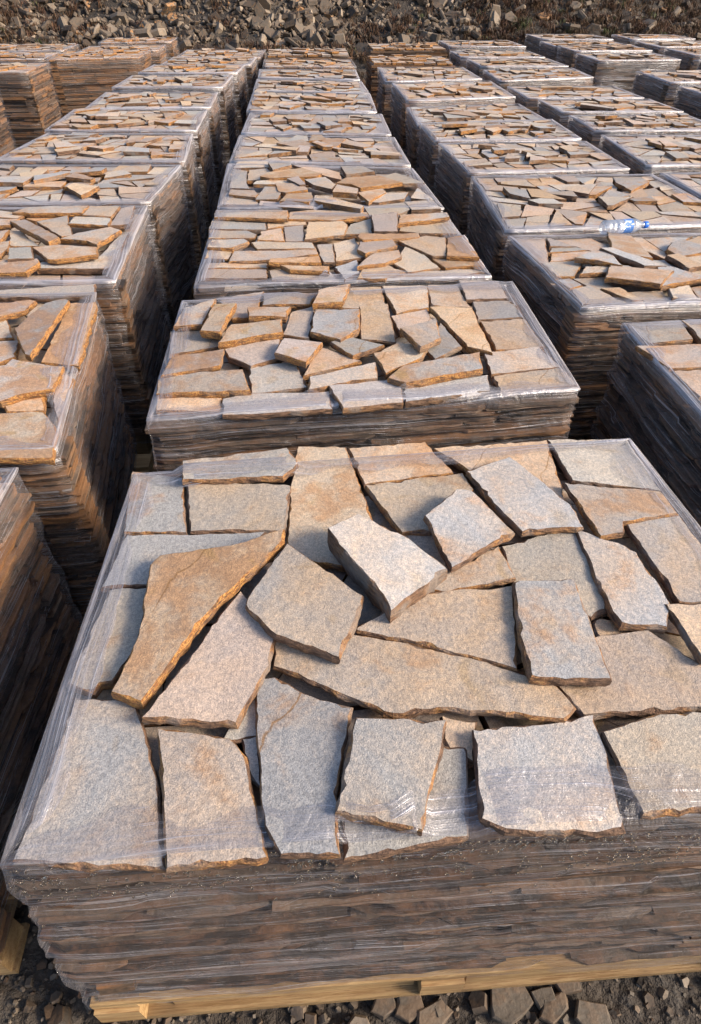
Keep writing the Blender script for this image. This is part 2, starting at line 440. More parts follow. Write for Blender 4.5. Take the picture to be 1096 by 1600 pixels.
# ---------------------------------------------------------------- traced outlines (photograph pixels); level, tone (0 grey .. 1 tan), rust, name
T1 = [
 ([(207,737),(286,745),(292,833),(193,830)],0,.0,.45,'lilac grey slab with an orange stain in the back left corner'),
 ([(285,720),(449,699),(466,724),(442,744),(286,750)],1,.1,.3,'long pale slab with rusty lower edge along the back left rim'),
 ([(292,751),(454,758),(447,829),(298,829)],.3,.45,.1,'pinkish grey oblong slab in the second row on the left'),
 ([(466,697),(540,697),(562,757),(582,812),(560,890),(449,870),(453,767)],0,.75,.5,'tall mottled slab running back to the rim under the white slab'),
 ([(545,700),(665,690),(709,738),(570,757)],0,.7,.6,'tan slab with an orange patch at the middle of the back rim'),
 ([(571,758),(724,738),(740,765),(715,805),(672,831),(629,831)],.4,.6,.35,'brownish slab just in front of the orange patched rim slab'),
 ([(677,701),(855,687),(884,782),(800,770),(731,734)],0,.75,.4,'orange tinged slab at the back rim right of centre'),
 ([(855,686),(980,685),(1034,767),(895,751)],0,.2,.1,'pale grey slab in the back right corner of the nearest stack'),
 ([(449,848),(502,886),(568,930),(565,945),(530,1026),(432,993),(383,946),(392,925)],2,.6,.2,'brown grey six sided slab overlapping the centre left of the nearest stack'),
 ([(729,736),(797,713),(892,788),(912,823),(817,831),(787,803)],1.2,.15,.25,'pale slab with ragged right edge pointing to the back rim'),
 ([(880,753),(1033,768),(1060,802),(975,815),(975,832),(940,837)],1,.35,.5,'pale orange slab near the right rim below the back corner'),
 ([(976,815),(1060,803),(1108,865),(1112,942),(1062,940)],.6,.35,.15,'beige slab along the right rim in the middle of the stack'),
 ([(664,805),(714,764),(737,765),(804,831),(706,888)],2,.1,.35,'pale five cornered slab with orange edge lying right of centre'),
 ([(512,824),(560,801),(632,836),(700,888),(612,955),(592,922),(552,876)],3,.2,.1,'thick white tilted slab on top at the centre of the nearest stack'),
 ([(620,835),(675,825),(720,900),(680,905)],-.2,.2,.0,'dark grey slab mostly hidden between the white and five cornered slabs'),
 ([(670,920),(704,889),(779,853),(807,902),(697,926)],.8,.5,.5,'small pinkish slab in front of the five cornered slab'),
 ([(784,853),(897,820),(925,880),(950,955),(925,965),(805,915)],.3,.3,.15,'flat grey slab right of the centre with a slim orange right edge'),
 ([(900,826),(977,851),(995,863),(1048,941),(1043,980),(972,976),(957,955)],1.0,.15,.2,'cream elongated slab between the grey slab and the right rim'),
 ([(1040,943),(1130,940),(1150,990),(1100,1030)],1.4,.5,.1,'beige slab cut by the right edge of the photo'),
 ([(803,908),(897,905),(917,951),(957,1062),(830,1057),(812,981)],2,.0,.25,'smooth bluish grey slab lying on top right of centre'),
 ([(556,980),(600,955),(670,925),(803,914),(808,1045),(745,1028),(650,1003),(558,985)],1.1,.6,.3,'wedge shaped brown grey slab with orange right end at the centre'),
 ([(432,993),(545,990),(650,1008),(760,1035),(870,1070),(900,1105),(885,1125),(830,1120),(700,1105),(630,1115),(600,1112),(500,1070),(428,1040)],.9,.65,.35,'longest slab stretched across the centre with a dark chipped front edge'),
 ([(235,881),(251,866),(361,851),(444,826),(444,843),(321,961),(221,1096),(173,1081),(216,991)],1.8,.8,.72,'large rusty orange slab tapering to the upper right on the left side'),
 ([(198,836),(415,832),(380,880),(240,912),(158,918)],.2,.0,.1,'bluish slab partly under the rusty orange slab'),
 ([(171,920),(232,918),(216,1006),(176,1064),(156,1068),(146,1081),(105,1069)],.3,.4,.3,'grey brown slab on the left rim beside the rusty orange slab'),
 ([(376,923),(392,940),(433,992),(420,1040),(369,1130),(221,1120)],1.2,.45,.2,'diagonal grey slab parallel to the rusty orange slab'),
 ([(118,1092),(212,1096),(240,1200),(258,1358),(20,1345)],0,.15,.15,'big pale slab filling the front left corner of the nearest stack'),
 ([(247,1137),(361,1154),(384,1182),(419,1340),(259,1358)],.4,.35,.35,'slab with rusty right edge second from left in the front row'),
 ([(404,1060),(430,1058),(475,1082),(550,1105),(525,1240),(532,1337),(440,1335),(415,1290),(400,1140)],.7,.0,.25,'tall bluish slab crossed by rusty veins in the front row'),
 ([(556,1121),(697,1126),(692,1165),(672,1235),(660,1298),(600,1285),(524,1268),(540,1190)],1.6,.4,.3,'pinkish slab raised over its neighbours in the middle of the front row'),
 ([(690,1163),(730,1163),(733,1308),(537,1343),(537,1272),(640,1270)],.2,.1,.1,'blue grey slab poking out from under the raised pinkish slab'),
 ([(739,1139),(860,1130),(927,1117),(955,1200),(978,1297),(790,1300),(752,1280)],1.0,.2,.1,'large square pale slab right of centre in the front row'),
 ([(942,1143),(1030,1115),(1120,1110),(1155,1262),(1005,1273),(975,1210)],1.1,.45,.3,'slab with a brown stain at the right end of the front row'),
 ([(930,995),(1012,983),(1120,1050),(1135,1103),(912,1117),(865,1065)],.5,.45,.2,'wide grey slab behind the stained slab at the right of the photo'),
 ([(927,966),(970,968),(990,986),(940,1005)],-.2,.5,.0,'small shaded slab behind the smooth bluish grey slab'),
 ([(379,1154),(404,1150),(408,1230),(390,1215)],-.2,.1,.0,'narrow sliver between the veined slab and its left neighbour'),
 ([(345,1160),(400,1062),(410,1150)],-.1,.2,.0,'small dark triangular slab below the diagonal grey slab'),
 ([(690,1118),(745,1128),(740,1190),(697,1170)],-.1,.5,.2,'small rough piece between the raised pinkish slab and the square pale slab'),
 ([(1108,868),(1178,945),(1215,990),(1160,985),(1115,942)],.4,.3,.2,'slab outside'),
 ([(1160,1000),(1222,1005),(1300,1100),(1140,1105),(1130,1050)],.6,.5,.2,'slab outside'),
 ([(1130,1112),(1308,1108),(1410,1245),(1165,1258)],.7,.2,.2,'slab outside'),
]
def tz(pts, sc, ox, oy): return [(ox+x/sc, oy+y/sc) for x, y in pts]
_2 = lambda p: tz(p, 1.5657, 220, 420)
T2 = [(_2(p), l, t, r, None) for p, l, t, r in [
 ([(80,140),(105,95),(185,72),(150,135)],1.2,.3,.5), ([(145,150),(180,85),(235,82),(195,155)],2,.7,.6),
 ([(190,72),(302,55),(280,118),(225,122)],.3,.3,.5), ([(300,58),(430,58),(415,88),(298,88)],.6,.4,.5),
 ([(420,85),(435,50),(513,36),(495,80)],2,.5,.5), ([(262,92),(367,92),(355,118),(265,115)],1.6,.6,.6),
 ([(515,45),(588,43),(600,90),(540,98),(485,95)],.1,.6,.3), ([(590,42),(702,40),(705,95),(625,110)],.2,.5,.4),
 ([(703,40),(775,38),(800,85),(810,95),(712,90)],0,.5,.3), ([(778,28),(875,28),(900,72),(798,75)],.4,.2,.1),
 ([(812,80),(905,78),(938,118),(825,125)],.2,.1,.1), ([(190,180),(220,135),(345,122),(348,155)],1.5,.6,.6),
 ([(348,160),(370,105),(428,90),(412,170)],.6,.4,.2), ([(428,98),(535,98),(535,148),(490,175),(415,155)],1.4,.1,.5),
 ([(535,92),(605,85),(625,180),(540,172)],.9,.7,.2), ([(612,115),(700,98),(720,135),(635,155)],.2,.6,.3),
 ([(707,92),(810,95),(862,205),(800,190)],.8,.9,.5), ([(832,128),(940,122),(990,190),(870,200)],.2,.7,.4),
 ([(635,145),(722,122),(735,168),(685,190)],2.6,.5,.5), ([(735,130),(785,190),(720,220),(690,190)],.8,.1,.2),
 ([(72,152),(190,150),(215,185),(70,210)],.1,.5,.3), ([(205,195),(340,170),(345,215),(270,240),(215,215)],.5,.2,.2),
 ([(328,205),(350,170),(445,178),(405,228)],1.8,.1,.6), ([(465,178),(520,168),(597,185),(520,214)],1.2,.1,.4),
 ([(570,205),(630,180),(705,190),(690,215),(600,256)],1.3,.5,.5), ([(398,262),(440,190),(540,225)],.7,.7,.4),
 ([(50,262),(75,215),(205,195),(195,235)],1.1,.3,.6), ([(265,240),(380,225),(408,290),(270,306)],.2,.1,.2),
 ([(410,295),(412,262),(575,228),(580,268)],1.0,.4,.3), ([(605,265),(640,235),(830,203),(838,245),(650,278)],1.7,.4,.8),
 ([(840,205),(975,190),(1030,240),(858,258)],.3,.3,.2), ([(38,305),(45,262),(250,245),(268,298)],1.0,.4,.5),
 ([(860,260),(1030,240),(1070,283),(880,305)],.2,.6,.2), ([(38,345),(40,312),(200,308),(195,350)],.1,.8,.5),
 ([(200,315),(265,305),(460,300),(470,345),(200,358)],.4,.1,.1), ([(460,285),(640,268),(642,328),(495,340)],.9,.2,.2),
 ([(645,285),(850,258),(855,298),(648,326)],.6,.0,.1)]]
_3 = lambda p: tz(p, 2.283, 300, 320)
T3 = [(_3(p), l, t, r, None) for p, l, t, r in [
 ([(80,45),(85,18),(342,20),(342,50)],1.2,.5,.6), ([(345,50),(350,25),(430,18),(625,25),(632,40),(520,56)],.7,.6,.6),
 ([(60,85),(75,52),(262,58),(268,88)],.3,.1,.1), ([(268,60),(405,55),(408,72),(325,75),(270,85)],.2,.9,.5),
 ([(232,125),(245,95),(320,82),(330,130)],1.2,.9,.6), ([(328,78),(400,72),(402,130),(335,130)],.6,.3,.1),
 ([(402,123),(415,60),(540,58),(555,70),(545,108)],1.2,.9,.3), ([(545,105),(565,70),(640,48),(645,103)],.3,.3,.3),
 ([(640,35),(735,25),(735,95),(650,93)],1.3,.3,.1), ([(738,68),(740,35),(910,28),(920,43)],1.4,.5,.6),
 ([(742,75),(915,55),(955,103),(815,103),(740,92)],.4,.7,.3), ([(60,88),(195,92),(232,105),(225,120),(60,120)],.6,.5,.4),
 ([(590,115),(600,102),(810,100),(812,115),(610,126)],1.3,.6,.7), ([(55,150),(70,125),(185,120),(205,130),(145,153)],1.3,.4,.5),
 ([(210,135),(235,130),(430,135),(440,156),(235,158)],1.2,.5,.4), ([(590,160),(600,130),(720,120),(732,145),(620,174)],1.2,.4,.4),
 ([(130,203),(150,165),(440,158),(450,176),(300,196)],1.0,.4,.5), ([(275,204),(280,190),(455,184),(462,207)],1.6,.9,.8),
 ([(445,140),(500,138),(512,205),(470,205),(455,180)],.8,.3,.2), ([(505,138),(580,118),(620,185),(515,203)],.5,.6,.3),
 ([(735,128),(835,108),(905,115),(910,183),(860,183),(760,140)],.8,.7,.3), ([(910,118),(975,108),(1025,188),(910,183)],1.0,1,1),
 ([(590,220),(640,175),(740,160),(750,185),(690,208)],1.1,.6,.4), ([(45,190),(60,160),(150,155),(130,195)],.5,.5,.5),
 ([(720,210),(760,150),(830,178),(885,225),(770,240)],.4,.6,.3), ([(855,190),(1025,190),(1045,215),(905,225)],.2,.9,.8),
 ([(45,225),(50,208),(270,205),(270,225)],.3,.5,.5), ([(315,215),(490,218),(490,236),(350,232)],1.2,.9,.8),
 ([(505,222),(590,195),(600,240),(545,268)],.4,.0,.1), ([(30,260),(45,228),(265,228),(270,263)],.1,.4,.2),
 ([(275,232),(490,232),(525,270),(285,268)],.3,.3,.2), ([(590,263),(605,232),(700,215),(765,240),(690,263)],.5,.7,.3),
 ([(700,262),(790,238),(1000,230),(1045,240),(900,262)],.1,.7,.3)]]
_4 = lambda p: tz(p, 2.74, 330, 160)
T4 = [(_4(p), l, t, r, None) for p, l, t, r in [
 ([(95,280),(115,252),(240,248),(248,278)],.3,.4,.2), ([(245,255),(340,250),(345,268),(265,288)],1.2,.2,.2),
 ([(155,335),(165,290),(240,282),(255,300),(215,315),(225,330)],.3,.6,.4), ([(210,315),(240,300),(390,280),(475,305),(450,316),(250,322)],1.5,.9,.7),
 ([(350,268),(440,268),(550,300),(560,330),(490,315),(420,290)],.4,.8,.4), ([(555,275),(650,272),(700,295),(580,308)],.8,.3,.2),
 ([(80,365),(95,285),(155,295),(150,345),(165,370)],.2,.2,.1), ([(180,350),(195,335),(340,325),(400,343),(290,350)],.8,.4,.4),
 ([(325,325),(375,315),(405,350),(380,352)],1.6,.1,.0), ([(400,330),(490,320),(535,350),(515,370),(440,353)],1.6,.3,.2),
 ([(535,345),(580,320),(720,312),(820,343),(640,366),(600,350)],1.4,.8,.8), ([(725,320),(790,300),(915,345),(825,348)],.8,.4,.2),
 ([(290,380),(275,345),(385,345),(415,375),(320,385)],1.2,.8,.5), ([(520,383),(540,350),(630,370),(625,390)],1.5,.7,.5),
 ([(190,415),(230,360),(275,360),(300,385),(285,416)],.9,.4,.3), ([(75,395),(85,372),(185,375),(200,392),(190,405)],.9,.6,.6),
 ([(295,420),(325,392),(430,385),(440,410),(420,426)],1.4,.8,.7), ([(440,420),(445,398),(500,402),(655,443),(640,456)],1.7,.6,.4),
 ([(630,385),(735,368),(750,385),(675,424)],1.2,.7,.7), ([(640,425),(745,388),(845,385),(825,413),(720,428)],.8,.3,.2),
 ([(855,408),(885,365),(955,418)],.8,.5,.3), ([(35,435),(70,385),(190,415),(205,438)],.2,.5,.2),
 ([(205,440),(210,420),(435,440),(440,458)],.5,.3,.2), ([(655,445),(830,430),(855,458),(800,480),(680,485)],.3,.3,.2),
 ([(830,425),(950,420),(985,453),(860,460)],.5,.2,.1), ([(440,428),(520,425),(650,465),(660,485),(560,480)],.2,.5,.3)]]
_5 = lambda p: tz(p, 4.215, 0, 440)
TL2 = [(_5(p), l, t, r, None) for p, l, t, r in [
 ([(-300,330),(-150,150),(200,118),(235,125),(170,190),(0,235)],1.4,.1,.9), ([(90,310),(300,140),(425,105),(455,122),(200,490),(165,478)],2.2,.0,.9),
 ([(270,530),(460,140),(630,132),(640,160),(520,558),(400,545)],.6,1,1), ([(-350,395),(-250,250),(40,240),(90,368),(0,375)],.6,.3,.4),
 ([(-350,560),(-200,400),(125,385),(105,495),(0,530)],1.0,.3,.6), ([(35,545),(85,508),(420,560),(350,710),(150,740),(0,785),(-180,740),(-160,570)],1.5,.3,.7),
 ([(20,800),(120,772),(305,745),(290,848),(150,855),(40,855)],.5,1,.9), ([(-300,900),(0,868),(290,855),(370,960),(350,1165),(-300,1170)],.4,.8,.9),
 ([(335,730),(425,600),(490,640),(380,930)],.3,.3,.3), ([(-150,100),(-100,60),(630,15),(625,90),(450,95)],.1,.2,.1),
 ([(-500,1100),(-350,760),(-190,760),(-10,850),(-310,890),(-320,1150)],.9,.5,.4)]]
_6 = lambda p: tz(p, 3.2235, 0, 190)
TL3 = [(_6(p), l, t, r, None) for p, l, t, r in [
 ([(60,455),(140,430),(450,422),(415,458),(150,462)],1.2,.5,.7), ([(415,470),(455,424),(605,427),(560,478)],.9,.5,.3),
 ([(550,523),(610,435),(680,424),(650,515)],.5,.1,.1), ([(345,513),(375,475),(560,485),(545,522)],1.3,.4,.5),
 ([(50,500),(130,490),(300,583),(245,605)],1.9,.4,.7), ([(185,505),(340,470),(350,520),(365,570),(310,578)],1.0,.4,.3),
 ([(300,590),(390,560),(560,530),(610,545),(490,620),(440,602)],1.2,.5,.6), ([(-120,530),(-60,490),(100,490),(50,522)],1.3,.5,.6),
 ([(-150,640),(-60,560),(48,542),(0,603)],1.1,.4,.5), ([(50,628),(48,548),(110,548),(165,600),(200,628)],.5,.5,.4),
 ([(38,693),(45,635),(155,632),(170,688)],1.5,.0,.1), ([(165,632),(300,620),(490,630),(492,668),(285,695),(240,693)],1.3,.5,.6),
 ([(-200,765),(-120,700),(190,690),(200,710),(130,758)],1.0,.3,.8), ([(180,738),(205,708),(500,678),(600,575),(650,560),(560,740)],.1,.2,.2),
 ([(-200,690),(-100,620),(50,600),(40,640),(0,680)],.8,.5,.5), ([(155,470),(345,470),(180,500),(130,490)],.1,.8,.8),
 ([(-100,480),(-60,440),(60,455),(150,466),(90,488)],.5,.4,.4)]]
_7 = lambda p: tz(p, 2.768, 700, 200)
TR1 = [(_7(p), l, t, r, None) for p, l, t, r in [
 ([(775,845),(1000,830),(1060,915),(870,930)],.3,.3,.4), ([(1010,830),(1150,822),(1250,915),(1105,922)],.5,.3,.4),
 ([(815,942),(1120,932),(1250,1030),(960,1040)],.5,.3,.5), ([(975,1052),(1250,1040),(1400,1150),(1090,1160)],.3,.6,.5),
 ([(1100,1170),(1410,1160),(1560,1300),(1230,1300)],.3,.3,.4), ([(1180,825),(1420,815),(1560,900),(1270,912)],.3,.3,.4),
 ([(1270,1028),(1280,925),(1600,915),(1800,1050),(1430,1150)],.3,.6,.4)]]

# ---------------------------------------------------------------- the stacks: corners front-left, front-right, back-right, back-left
def rect(x0, x1, y0, y1, sk=0.0): return [(x0, y0), (x1, y0+sk), (x1, y1+sk), (x0, y1)]
ORD = ['nearest','second','third','fourth','fifth','sixth','seventh','eighth','ninth','tenth','eleventh','twelfth']
STACKS = []
def st(col, quad, traced=None, dz=0.0, film=1.0, look='brown', rust=.3):
    STACKS.append(dict(col=col, q=quad, tr=traced, dz=dz, film=film, look=look, rust=rust))
st('middle', [(-.45,.36),(.89,.34),(.86,1.30),(-.42,1.24)], T1)
st('middle', [(-.43,1.48),(.82,1.56),(.85,2.39),(-.43,2.28)], T2, rust=.5)
st('middle', [(-.40,2.43),(.78,2.45),(.76,3.25),(-.39,3.34)], T3)
st('middle', [(-.39,3.45),(.77,3.38),(.74,4.21),(-.40,4.38)], T4)
st('middle', [(-.39,4.45),(.74,4.30),(.75,5.14),(-.37,5.25)])
st('middle', [(-.36,5.32),(.74,5.23),(.77,6.06),(-.33,6.16)])
st('middle', [(-.36,6.24),(.74,6.15),(.79,7.20),(-.34,7.40)], rust=.5)
st('middle', [(-.35,7.52),(.80,7.30),(.80,8.20),(-.34,8.38)])
st('middle', [(-.33,8.50),(.80,8.32),(.83,9.20),(-.34,9.28)], rust=.5)
st('middle', rect(-.30,.86,9.4,10.25), film=.4, rust=.7)
st('middle', rect(-.28,.88,10.4,11.3), film=0, rust=.7)
st('left', [(-1.95,.41),(-.745,.42),(-.71,1.30),(-1.93,1.28)], rust=.9)
st('left', [(-1.9,1.36),(-.64,1.36),(-.76,2.38),(-1.92,2.4)], TL2, rust=.9)
st('left', [(-1.9,2.52),(-.71,2.49),(-.75,3.50),(-1.9,3.52)], TL3, rust=.5)
st('left', [(-1.88,3.6),(-.75,3.58),(-.68,4.36),(-1.85,4.42)])
st('left', [(-1.86,4.55),(-.67,4.46),(-.71,5.31),(-1.76,5.38)])
st('left', [(-1.8,5.45),(-.69,5.40),(-.69,6.33),(-1.8,6.36)])
st('left', [(-1.77,6.50),(-.69,6.56),(-.69,7.45),(-1.78,7.45)], rust=.5)
st('left', [(-1.75,7.6),(-.66,7.6),(-.60,8.5),(-1.7,8.5)])
st('left', [(-1.66,8.6),(-.57,8.6),(-.5,9.4),(-1.6,9.4)], rust=.5)
st('left', [(-1.55,9.5),(-.45,9.5),(-.4,10.4),(-1.5,10.4)])
st('left', [(-1.5,10.5),(-.36,10.5),(-.3,11.6),(-1.45,11.6)], film=.6, rust=.7)
st('right', [(1.10,1.08),(2.3,1.08),(2.3,1.98),(1.13,1.99)], TR1)
st('right', [(1.03,2.12),(2.22,2.16),(2.2,2.92),(.98,2.93)], rust=.7)
st('right', [(.99,3.01),(2.2,3.05),(2.17,4.02),(1.06,4.03)])
st('right', [(1.06,4.09),(2.09,4.14),(2.11,4.95),(1.03,4.93)])
st('right', [(1.02,4.99),(2.11,5.03),(2.14,5.78),(1.02,5.66)])
st('right', [(1.02,5.72),(2.15,5.9),(2.14,6.75),(1.06,6.6)], rust=.5)
st('right', [(1.07,6.66),(2.14,6.85),(2.17,7.95),(1.08,7.8)], rust=.6)
st('right', [(1.05,8.0),(2.15,8.2),(2.16,9.3),(1.1,9.3)])
st('right', [(1.12,9.95),(2.2,9.85),(2.2,10.75),(1.12,10.85)], film=.0, rust=1, dz=-.02)
st('right', [(1.28,11.6),(2.45,11.6),(2.45,12.5),(1.28,12.5)], film=.0, rust=1)
st('second right', rect(2.23,3.4,3.1,4.03), look='blue')
st('second right', [(2.23,4.22),(3.4,4.2),(3.42,5.1),(2.3,5.15)], look='blue')
st('second right', [(2.34,5.36),(3.4,5.36),(3.4,6.02),(2.36,6.02)], look='blue')
st('second right', rect(2.33,3.42,6.1,6.8), look='blue')
st('second right', rect(2.27,3.42,6.88,7.65), look='blue')
st('second right', [(2.36,8.21),(3.55,8.5),(3.6,9.4),(2.4,9.2)], rust=.8, look='blue')
st('second right', rect(2.45,3.6,9.5,10.35), look='blue')
st('second right', rect(2.44,3.65,10.6,11.45))
st('second right', rect(2.5,3.7,11.7,12.7))
st('third right', rect(4.1,5.3,5.75,6.6,.1), look='blue')
st('third right', rect(4.12,5.3,6.75,7.65,.1), look='blue')
st('third right', rect(4.12,5.3,7.79,8.74,.1), look='blue')
st('third right', rect(4.19,5.4,9.99,10.9,.1), look='blue')
st('third right', rect(4.22,5.45,11.0,11.8,.1), look='blue')
st('third right', rect(4.3,5.6,11.9,12.95,.1), look='blue')
st('third right', rect(4.4,5.65,13.05,14.1), look='blue')
st('far right', rect(5.75,6.95,8.2,9.1,.1))
st('far right', rect(5.75,6.95,9.3,10.3,.1))
st('far right', rect(5.8,7.0,10.5,11.5,.1))
st('far right', rect(5.85,7.05,11.7,12.7,.1))
st('far right', rect(5.9,7.1,12.9,13.8,.1))
st('short left', rect(-3.0,-1.9,9.85,10.8,.3), rust=1, film=.35)
st('short left', rect(-2.95,-1.85,11.1,12.0,.25), rust=1, film=.5)
st('short left', rect(-2.9,-1.8,12.3,13.1,.15), rust=1, film=.5)
st('far left', rect(-4.1,-2.92,6.9,7.9), rust=.9, film=.4)
st('far left', rect(-4.15,-2.93,8.8,9.75), rust=1, film=.4)
st('far left', rect(-4.3,-3.1,9.95,10.9,.1), film=.6)
st('far left', rect(-4.4,-3.15,11.1,12.1,.1), film=.6)
COLNAME = {'middle':'the middle column','left':'the left column','right':'the right column','second right':'the second right column',
           'third right':'the third right column','far right':'the rightmost column','short left':'the back left column','far left':'the leftmost column'}

# ---------------------------------------------------------------- a wooden pallet
def box(mb, x0, x1, y0, y1, z0, z1, j=0.0015, rnd=random):
    vs = [(x+rnd.uniform(-j, j), y+rnd.uniform(-j, j), z+rnd.uniform(-j, j)) for z in (z0, z1) for x, y in ((x0,y0),(x1,y0),(x1,y1),(x0,y1))]
    mb.add(vs, [(3,2,1,0),(4,5,6,7),(0,1,5,4),(1,2,6,5),(2,3,7,6),(3,0,4,7)], 0, False, (0, 0, 0))
def wooden_pallet(root, q, detailed, rnd):
    xs = [p[0] for p in q]; ys = [p[1] for p in q]
    f = quad_map(q); c = f(.5, .5); W = (Vector(q[1])-Vector(q[0])).length-.05; D = (Vector(q[3])-Vector(q[0])).length-.06
    d = Vector(q[1])-Vector(q[0]); an = math.atan2(d.y, d.x)
    rt = bpy.data.objects.new('wooden_pallet', None) if detailed else None
    base = Vector(root['_base'])
    def emit(name, mb, par):
        me = bpy.data.meshes.new(name); me.from_pydata(mb.v, [], mb.f); me.materials.append(M_WOOD)
        o = bpy.data.objects.new(name, me); COL.objects.link(o); o.parent = par; return o
    deck, blocks, boards = [], [], []
    nb = 7; bw = D/nb*.72
    for i in range(nb):
        y = -D/2+bw/2+(D-bw)*i/(nb-1); deck.append((-W/2, W/2, y-bw/2, y+bw/2, .118, .138))
    for i in (-1, 0, 1):
        for j in (-1, 0, 1):
            blocks.append((i*(W/2-.05)-.05, i*(W/2-.05)+.05, j*(D/2-.04)-.045-(.004 if j < 0 else 0), j*(D/2-.04)+.045, .022, .098))
        boards.append((i*(W/2-.05)-.05, i*(W/2-.05)+.05, -D/2, D/2, .098, .118))
    for j in (-1, 0, 1): boards.append((-W/2-.005, W/2+.005, j*(D/2-.045)-.05, j*(D/2-.045)+.05, .0, .022))
    if detailed:
        COL.objects.link(rt); rt.parent = root; rt.location = (c.x-base.x, c.y-base.y, 0); rt.rotation_euler.z = an
        string = [(-W/2+.16, -.06, -D/2+.012, -D/2+.03, .024, .0965), (.06, W/2-.11, -D/2+.008, -D/2+.03, .024, .0965)]
        for n_, L in (('deck_board', deck), ('stringer', string), ('block', blocks), ('bearer_board', boards)):
            for b_ in L:
                mb = MB(); box(mb, *b_, rnd=rnd); emit(n_, mb, rt)
    else:
        mb = MB()
        for b_ in deck+blocks+boards: box(mb, *b_, rnd=rnd)
        o = emit('wooden_pallet', mb, root); o.location = (c.x-base.x, c.y-base.y, 0); o.rotation_euler.z = an

# ---------------------------------------------------------------- build each stack
def seed_for(lab, rnd):
    if not lab: return rnd.random()
    if 'veins' in lab or 'orange slab tapering' in lab: return .98
    if any(w_ in lab for w_ in ('white tilted', 'five cornered slab with', 'pale five', 'cream', 'square pale', 'ragged right')): return .40+rnd.random()*.008
    if any(w_ in lab for w_ in ('brown', 'pinkish', 'longest', 'flat grey')): return .29+rnd.random()*.03
    if any(w_ in lab for w_ in ('blu', 'big pale', 'lilac', 'long pale')): return .45+rnd.random()*.02
    return rnd.random()
ALL_SLABS = []      # (screen size, mesh, centre, stack index, label, tone, rust, level)
def scr_area(P, z):
    pp = [proj((p[0], p[1], z)) for p in P]
    if any(p is None for p in pp): return 0
    # clip loosely to the frame
    c = (sum(p[0] for p in pp)/len(pp), sum(p[1] for p in pp)/len(pp))
    cl = [(min(1096, max(0, p[0])), min(1600, max(0, p[1]))) for p in pp]
    return abs(area(cl))
colcount = {}
